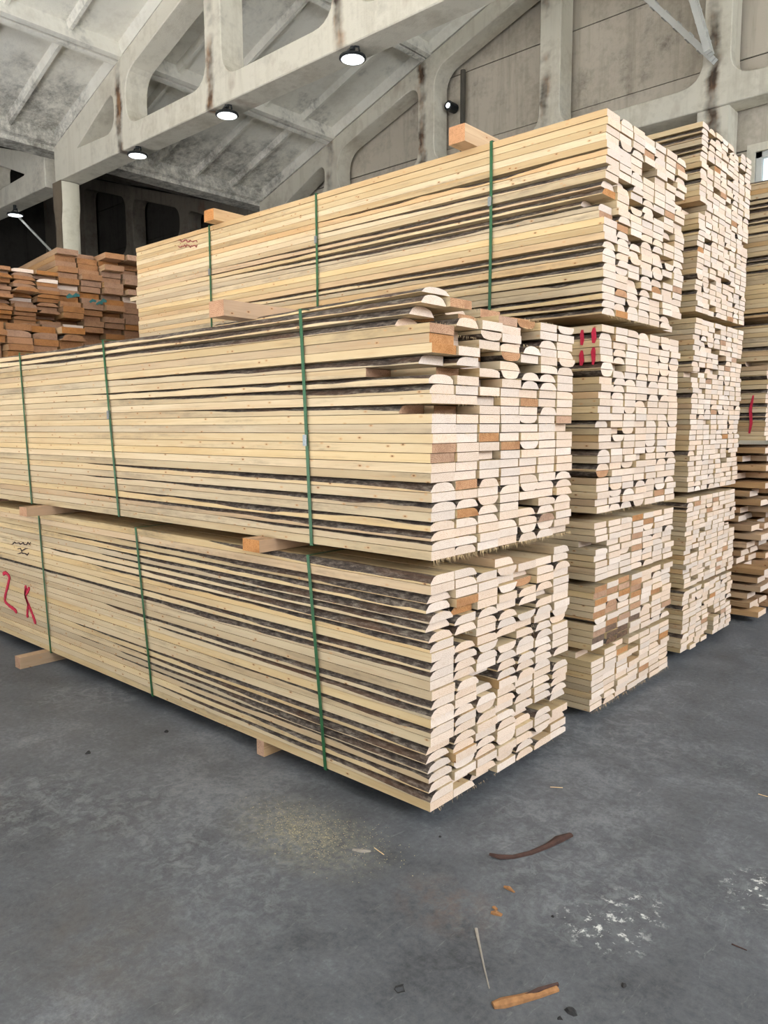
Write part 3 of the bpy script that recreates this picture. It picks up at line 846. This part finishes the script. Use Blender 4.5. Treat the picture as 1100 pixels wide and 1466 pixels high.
B3 = mid('short clean bundle under the tall red-marked bundle of the middle stack', 0.70, 0.985, 9, pk=lambda i, j: 0.12, rec=0.05, seed=41, po=0.08)
B4 = mid('tall middle-stack bundle with red spray marks near its top corner', 1.03, 1.915, 26, pk=lambda i, j: 0.30, rec=0.04, seed=43, po=0.02, mixk='DDDrUUT')
nearB5 = [(D_, .5, .0, 0), (L_, .6, 0, 0), (D_, .55, .0, 0), (R_, .5, 0, 0), (L_, .65, 0, 0), (R_, .5, 0, 0), (L_, .6, .0, 0), (R_, .5, 0, 0), (D_, .7, .0, 0), (D_, .75, .01, 0), (R_, .5, 0, 0), (R_, .5, 0, 0), (R_, .5, 0, 0), (R_, .5, .03, 1), (L_, .7, .03, 0), (T_, .75, .12, 0),
          (L_, .8, .02, 1), (D_, .65, .02, 0), (R_, .5, 0, 0), (L_, .45, 0, 0), (R_, .5, 0, 0), (L_, .5, 0, 0), (R_, .5, 0, 0), (R_, .5, 0, 0), (R_, .5, 0, 0), (R_, .5, 0, 0), (R_, .5, 0, 0)]
B5 = mid('topmost bundle of the middle stack with three green straps along its side', 1.962, 2.865, 27, near=nearB5, pk=lambda i, j: 0.5 if i < 20 else 0.2, rec=0.10, seed=47, po=0.05, mixk='DDDLrUT')
for (xt, xb, se) in ((-4.665, -4.672, 0.35), (-3.558, -3.559, 0.3), (-2.273, -2.274, 0.32)):
    strap(B5, xt - XB, xb - XB, 0, 7 * WB, 0, 0.903, se)
for bd, h in ((B1, .048), (B2, .022), (B3, .024), (B4, .044), (B5, .046)): runners(bd, LEN, 7 * WB, h, (-0.45, -2.0, -3.5))
# ---- back stack
XK, YK = -1.69, 4.62
def back(lb, z0, z1, n_, **kw): return mid(lb, z0, z1, n_, x=XK, y=YK, ncol=8, wp=0.1135, **kw)
C1 = back('lowest bundle of the back stack with a dark notch in its end', 0.05, 0.435, 13, pk=lambda i, j: 0.10, rec=0.05, seed=53, hole=lambda i, j: (0.4 if j == 4 and i < 7 else None))
C2 = back('second bundle from the floor in the back stack, tight square ends', 0.455, 1.01, 19, pk=lambda i, j: 0.10, rec=0.03, seed=59)
C3 = back('third bundle up in the back stack, between two gaps', 1.045, 2.075, 33, pk=lambda i, j: 0.22, rec=0.05, seed=61, po=0.02)
C4 = back('topmost bundle of the back stack, whitest ends under the window', 2.11, 3.17, 34, pk=lambda i, j: 0.18 if i < 29 else 0.7, rec=0.04, seed=67, po=0.015)
for bd, h in ((C1, .048), (C2, .018), (C3, .033), (C4, .033)): runners(bd, LEN, 8 * 0.1135, h, (-0.45, -2.0, -3.5))
# ---- rearmost stack at the right edge
XD, YD = -1.62, 5.86
def rear(lb, z0, z1, n_, **kw): return mid(lb, z0, z1, n_, x=kw.pop('x', XD), y=kw.pop('y', YD), **kw)
D2 = rear('rearmost bundle at the right edge with a red paint stroke', 1.335, 2.16, 25, pk=lambda i, j: 0.25, seed=71)
D3 = rear('topmost bundle of the rearmost stack at the right edge, below the window', 2.20, 3.14, 29, pk=lambda i, j: 0.35, seed=73, near=[(random.choice('RRLRD'), random.uniform(0.4, 0.8), 0, 0) for _ in range(29)])
for bd, h in ((D2, .028), (D3, .038)): runners(bd, LEN, 7 * WB, h, (-0.45, -2.0, -3.5))
# loosely stickered pile under it
D1 = link('stickered_pile', None, None, (XD, YD, 0.05)); tag(D1, 'loose open pile of spaced boards at the lower right edge', 'timber pile', 'strapped timber bundles')
rnd = random.Random(5)
vb = variants(LEN, 0.19, 0.040, WOODB, END)
for i in range(20):
    z = i * 0.0628
    for j in range(5):
        link('board', rnd.choice(vb['R' if rnd.random() < 0.8 else 'r']), D1, (rnd.choice([0.02, -0.06, -0.14, 0.0, 0.05]) + rnd.uniform(-0.03, 0.03), j * 0.2 + rnd.uniform(-0.012, 0.012), z))
    for x in (-0.55, -2.0, -3.6):
        b = MB(); b.box((x - 0.02, 0.01, z + 0.040), (x + 0.02, 0.98, z + 0.0628)); b.build('sticker', WOODB, D1)
runners(D1, LEN, 1.0, 0.048, (-0.45, -2.0, -3.5))

# ---- old brown timber at the left
def old(lb, loc, L, nc, nl, wp, tp, rot, seed, pk=0.15, rag=0.05, cat='timber bundle', wood=None):
    return bundle('timber_stack', lb, loc, L, nc, nl, wp, tp, wood=wood or WOODB, end=ENDB, endo=END, po=0.03, rec=0.5, pk=lambda i, j: pk, rotz=rot, seed=seed, gapw=0.012, ragged=rag, mixk='DrL', group='weathered timber at the left', cat=cat)
q = math.radians(-7)
E2b = old('lower half of the thick brown timber stack behind the front bundles', (-7.05, 3.40, 0.08), 4.0, 5, 18, 0.205, 0.103, q, 81, 0.0)
E2 = old('thick square brown timbers with teal paint marks on two ends', (-7.0, 3.37, 2.02), 4.0, 5, 20, 0.205, 0.0535, q, 83, 0.0, 0.04)
E1b = old('pale boards lying under the ragged brown planks at the left edge', (-6.35, 1.95, 0.08), 4.0, 6, 40, 0.215, 0.055, math.radians(-3), 85, 0.2, 0.03)
E1 = old('ragged thin brown planks piled at the left edge', (-7.1, 2.15, 2.34), 4.0, 6, 15, 0.205, 0.0345, math.radians(-5), 87, 0.5, 0.05)
for bd, h, W_ in ((E2b, .078, 1.0), (E2, .083, 1.0), (E1b, .078, 1.2), (E1, .058, 1.2)): runners(bd, 4.0, W_, h, (-0.6, -2.0, -3.5), WOODB, ENDB)

# ------------------------------------------------------------------ bearers
BEARW = wood_mat('tan_bearer', srgb(196, 162, 122), srgb(172, 136, 96), srgb(110, 88, 66), srgb(80, 48, 28), (178, 132, 90))
def bearer2(x, y0, y1, z, w, h, label, end=None, wood=None):
    me = board_mesh(y1 - y0, w, h, 'R', 1, mats=(wood or BEARW, end or ENDO), name='timber_bearer')
    o = link('timber_bearer', me, None, (x + w, y1, z), (0, 0, math.radians(90)))
    return tag(o, label, 'bearer', 'timber bearers')
bearer2(-4.69, 1.86, 3.02, 0.0, 0.07, 0.07, 'timber bearer poking out under the lower front bundle at left')
bearer2(-2.60, 2.045, 3.02, 0.0, 0.05, 0.07, 'short timber foot under the lower front bundle near its middle strap')
bearer2(-4.60, 1.90, 3.0, 0.07 + HA1, 0.10, 0.052, 'timber bearer between the two front bundles at far left')
bearer2(-2.56, 1.965, 3.0, 0.07 + HA1, 0.11, 0.052, 'knotty timber bearer between the two front bundles beside the strap')
ztA = ZA2 + HA2
bearer2(-2.70, 1.93, 2.95, ztA + 0.002, 0.10, 0.065, 'pinkish timber bearer lying on the upper front bundle')
bearer2(-2.46, 3.25, 4.2, 2.865, 0.10, 0.085, 'square timber sticking out on the topmost middle bundle')
bearer2(-4.60, 3.27, 4.2, 2.865, 0.11, 0.075, 'small timber on the topmost middle bundle at its far left end')

# ------------------------------------------------------------------ torn fibres on sawn ends
sp = []
rnd = random.Random(9)
for j in range(7):
    for i in range(27):
        if rnd.random() < (1.0 if i < 1 else 0.22): sp.append((j * WA + .005, (j + 1) * WA - .005, i * TA2 + 0.001, 0.002, 12 if i else 40, 0.013 if i else 0.022))
splinters(A2, sp, 3)
sp = [(j * WA + .005, (j + 1) * WA - .005, i * TA + 0.001, 0.002, 10, 0.011) for j in range(7) for i in range(25) if rnd.random() < (1 if i == 0 else 0.3)]
splinters(A1, sp, 4)
for bd, wp in ((B1, WB), (B4, WB), (B5, WB)):
    splinters(bd, [(j * wp, (j + 1) * wp, 0.001, 0.002, 26, 0.018) for j in range(7)], 6)

# ------------------------------------------------------------------ paint marks
def stroke(root, pts, wd, mat, plane='y', off=-0.006, name='paint_mark'):
    """thin ribbon of paint on the board faces; pts = (x, z) for the side, (y, z) for the end (local)"""
    b = MB(); N = len(pts)
    left = []; right = []
    for k, p in enumerate(pts):
        a = Vector(pts[max(k - 1, 0)]); c = Vector(pts[min(k + 1, N - 1)]); d = (c - a).normalized(); n_ = Vector((-d.y, d.x))
        ww = wd * (0.75 + 0.5 * random.random()) / 2 * (0.5 if k in (0, N - 1) else 1)
        left.append(Vector(p) + n_ * ww); right.append(Vector(p) - n_ * ww)
    for k in range(N - 1):
        quad = [left[k], left[k + 1], right[k + 1], right[k]]
        if plane == 'y':
            lo = [(q.x, off, q.y) for q in quad]; hi = [(q.x, off + 0.004, q.y) for q in quad]
        else:
            lo = [(off, q.x, q.y) for q in quad]; hi = [(off - 0.004, q.x, q.y) for q in quad]
        b.add(lo + hi, [(0, 1, 2, 3), (7, 6, 5, 4), (0, 4, 5, 1), (1, 5, 6, 2), (2, 6, 7, 3), (3, 7, 4, 0)])
    return b.build(name, mat, root)
def spline(pts, n_=6):
    out = []
    for k in range(len(pts) - 1):
        p0, p1, p2, p3 = pts[max(k - 1, 0)], pts[k], pts[k + 1], pts[min(k + 2, len(pts) - 1)]
        for i in range(n_):
            t = i / n_
            out.append(tuple(0.5 * (2 * b_ + (c_ - a_) * t + (2 * a_ - 5 * b_ + 4 * c_ - d_) * t * t + (3 * b_ - a_ - 3 * c_ + d_) * t ** 3) for a_, b_, c_, d_ in zip(p0, p1, p2, p3)))
    return out + [pts[-1]]
def side_pts(pix, y, root):
    o = root.location
    return [(q.x - o.x, q.z - o.z) for q in (ony(u, v, y) for u, v in pix)]
for pix in ([(5, 822), (9, 820), (14, 826), (12, 838), (9, 850), (8, 860), (14, 867), (21, 872), (25, 877)], [(38, 838), (37, 850), (40, 862), (46, 876), (52, 893)], [(39, 842), (37, 852), (41, 865), (40, 875), (40, 884)], [(43, 841), (41, 845), (38, 851)]):
    stroke(A1, spline(side_pts(pix, YA, A1)), 0.022, RED)
# red spray on the tall middle bundle
for (dx, z0_, z1_) in ((-0.095, .70, .77), (-0.035, .70, .78), (-0.095, .795, .865), (-0.035, .80, .87)):
    stroke(B4, [(dx, z0_), (dx + .003, z0_ + .02), (dx, z1_ - .02), (dx + .002, z1_)], 0.02, RED)
stroke(D2, [(-0.10, .05), (-0.09, .12), (-0.10, .22), (-0.085, .32)], 0.022, RED)
# scribbled tally notes
def scribble(root, u0, v0, u1, v1, y, mat, rows, seed):
    r_ = random.Random(seed)
    for k in range(rows):
        v = v0 + (v1 - v0) * (k + 0.5) / rows; u = u0
        pix = []
        while u < u1:
            pix.append((u, v - (u - u0) * 0.18 * 0 + r_.uniform(-2.2, 2.2))); u += r_.uniform(1.2, 2.4)
        stroke(root, side_pts(pix, y, root), 0.006, mat, name='pencil_note')
scribble(B5, 256, 341, 284, 356, YB, plain('red_pencil', srgb(140, 70, 66), 0.8), 2, 4)
scribble(A1, 18, 774, 46, 782, YA, INK, 1, 6)
scribble(A1, 26, 784, 42, 796, YA, INK, 2, 8)

# teal marks on the brown timber ends
for (y_, z_) in ((0.06, 0.62), (0.12, 0.635), (0.27, 0.60), (0.33, 0.585), (0.37, 0.61)):
    stroke(E2, [(y_ - 0.03, z_ - 0.012), (y_, z_ + 0.008), (y_ + 0.03, z_)], 0.035, TEAL, 'x', 0.075)

# ------------------------------------------------------------------ floor litter
BARKF = plain('loose_bark', srgb(74, 50, 42), 0.8, 0, 0.45, 30)
SHARD = plain('split_pine', srgb(160, 114, 72), 0.7, 0, 0.4, 60)
GREYS = plain('grey_stick', srgb(150, 142, 132), 0.8, 0, 0.25, 50)
DARKC = plain('dark_crumb', srgb(44, 42, 42), 0.9, 0, 0.3, 60)
def strip(name, pix, ws, hs, mat, label, cat, curl=0.0):
    """curved splinter lying on the floor along a pixel path"""
    P_ = [onz(u, v, 0.0) for u, v in pix]
    c = P_[len(P_) // 2].copy(); b = MB(); vs = []
    for k, p in enumerate(P_):
        d = (P_[min(k + 1, len(P_) - 1)] - P_[max(k - 1, 0)]).normalized(); n_ = Vector((-d.y, d.x, 0)); w_ = ws[k] / 2; h = hs[k]; lift = curl * (abs(k / (len(P_) - 1) - 0.5) * 2) ** 2
        for s_, zz in ((-1, 0.0), (-0.9, h * 0.7), (0, h), (0.9, h * 0.6), (1, 0.0)):
            vs.append(p - c + n_ * s_ * w_ + Vector((0, 0, zz + lift + 0.0005)))
    n5 = 5
    fs = [tuple(range(n5)), tuple(reversed(range((len(P_) - 1) * n5, len(P_) * n5)))]
    for i in range(len(P_) - 1):
        for j in range(n5): fs.append((i * n5 + j, i * n5 + (j + 1) % n5, (i + 1) * n5 + (j + 1) % n5, (i + 1) * n5 + j))
    b.add(vs, fs)
    return tag(b.build(name, mat, None, c), label, cat)
strip('bark_strip', [(701, 1226), (715, 1229), (735, 1228), (760, 1222), (785, 1212), (800, 1204), (818, 1198)], [.012, .022, .018, .020, .022, .034, .022], [.006, .010, .008, .008, .010, .014, .008], BARKF, 'curved strip of dark brown bark on the concrete floor', 'bark', 0.006)
strip('split_shard', [(706, 1441), (720, 1438), (745, 1432), (770, 1425), (798, 1416)], [.020, .030, .026, .024, .020], [.010, .014, .012, .010, .008], SHARD, 'orange split wood shard at the bottom of the picture', 'wood shard')
strip('bark_sliver', [(742, 1431), (770, 1423), (799, 1411)], [.008, .014, .008], [.006, .018, .010], BARKF, 'dark bark edge lying along the orange shard', 'bark')
strip('thin_stick', [(682, 1330), (686, 1350), (693, 1383), (701, 1416)], [.010, .007, .005, .003], [.004, .004, .003, .002], GREYS, 'thin grey stick lying above the orange shard', 'stick')
strip('wood_chip', [(703, 1307), (710, 1308), (719, 1311)], [.012, .020, .012], [.004, .009, .004], SHARD, 'larger orange wood chip on the floor below the bark strip', 'wood chip')
strip('wood_chip', [(707, 1299), (711, 1303)], [.012, .010], [.005, .006], SHARD, 'tiny orange chip touching the larger chip', 'wood chip')
strip('wood_chip', [(722, 1270), (729, 1273), (737, 1278)], [.008, .014, .006], [.005, .010, .003], SHARD, 'brown splintered chip nearest the bark strip', 'wood chip')
strip('wood_chip', [(505, 1217), (518, 1219), (531, 1219)], [.010, .020, .010], [.004, .006, .003], GREYS, 'pale wood chip on the floor in front of the bundle corner', 'wood chip')
strip('splinter', [(536, 1214), (550, 1224)], [.003, .003], [.002, .002], FIBRE, 'fine pale splinter right of the pale chip', 'splinter')
strip('splinter', [(788, 1127), (806, 1128)], [.004, .004], [.002, .002], FIBRE, 'short white splinter on the floor right of the front bundle', 'splinter')
strip('twig', [(1048, 1352), (1070, 1361)], [.004, .003], [.003, .002], BARKF, 'reddish twig at the right edge of the floor', 'twig')
strip('splinter', [(1086, 1137), (1100, 1141)], [.004, .004], [.002, .002], FIBRE, 'yellowish splinter at the far right edge of the floor', 'splinter')
def crumb(u, v, r, label, mat=DARKC, n_=7):
    c = onz(u, v, 0); b = MB(); rr = random.Random(int(u * 7 + v))
    vs = [(math.cos(2 * math.pi * k / n_) * r * rr.uniform(0.5, 1.2), math.sin(2 * math.pi * k / n_) * r * rr.uniform(0.5, 1.2), 0.0) for k in range(n_)]
    vs += [(x * 0.6, y * 0.6, r * rr.uniform(0.35, 0.7)) for x, y, z in vs] + [(0, 0, r * 0.75)]
    fs = [tuple(reversed(range(n_)))] + [(k, (k + 1) % n_, n_ + (k + 1) % n_, n_ + k) for k in range(n_)] + [(n_ + k, n_ + (k + 1) % n_, 2 * n_) for k in range(n_)]
    b.add(vs, fs)
    tag(b.build('crumb', mat, None, c), label, 'crumb', 'dark crumbs on the floor')
crumb(818, 1449, 0.016, 'largest black crumb, right of the orange shard')
crumb(802, 1458, 0.008, 'small black crumb below the orange shard')
crumb(893, 1411, 0.010, 'black crumb on the bare floor lower right')
crumb(630, 1160 + 38, 0.006, 'tiny black crumb below the bundle corner')
crumb(792, 1312, 0.006, 'tiny grey crumb left of the white scuff marks')
crumb(127, 1078, 0.016, 'black crumb on the floor at left')
crumb(238, 1048, 0.014, 'flat black crumb beside the lower front bundle at left')
b = MB(); c = onz(572, 1418); pp = [(-0.012, 0.0), (0.0, 0.014), (0.014, 0.004), (0.006, -0.014), (-0.010, -0.008), (-0.012, 0.0), (-0.004, 0.02)]
b.tube([(x, y, 0.003 + 0.002 * (k % 2)) for k, (x, y) in enumerate(pp)], 0.0014, 6)
tag(b.build('wire_loop', DARKC, None, c), 'little bent black wire loop on the floor at bottom centre', 'wire')
# sawdust
b = MB(); r_ = random.Random(2)
for k in range(1500):
    cx, cy = (-1.97, 1.735) if r_.random() < 0.75 else (-1.80, 1.83)
    x = cx + r_.gauss(0, 0.12); y = cy + r_.gauss(0, 0.06) + (x - cx) * -0.1; s_ = r_.uniform(0.0007, 0.0022); a = r_.uniform(0, 6.28)
    e1 = Vector((math.cos(a), math.sin(a), 0)) * s_; e2 = Vector((-math.sin(a), math.cos(a), 0)) * s_ * 0.5
    p = Vector((x, y, 0.0004)); b.add([p - e1 - e2, p + e1 - e2, p + e1 + e2 + Vector((0, 0, s_ * 0.4)), p - e1 + e2 + Vector((0, 0, s_ * 0.6)), p + Vector((0, 0, s_ * 0.7))], [(0, 1, 4), (1, 2, 4), (2, 3, 4), (3, 0, 4)])
tag(b.build('sawdust', plain('sawdust', srgb(180, 168, 132), 0.9, 0, 0.3, 300)), 'scattered patch of yellow sawdust on the floor before the front bundle', 'sawdust', kind='stuff')
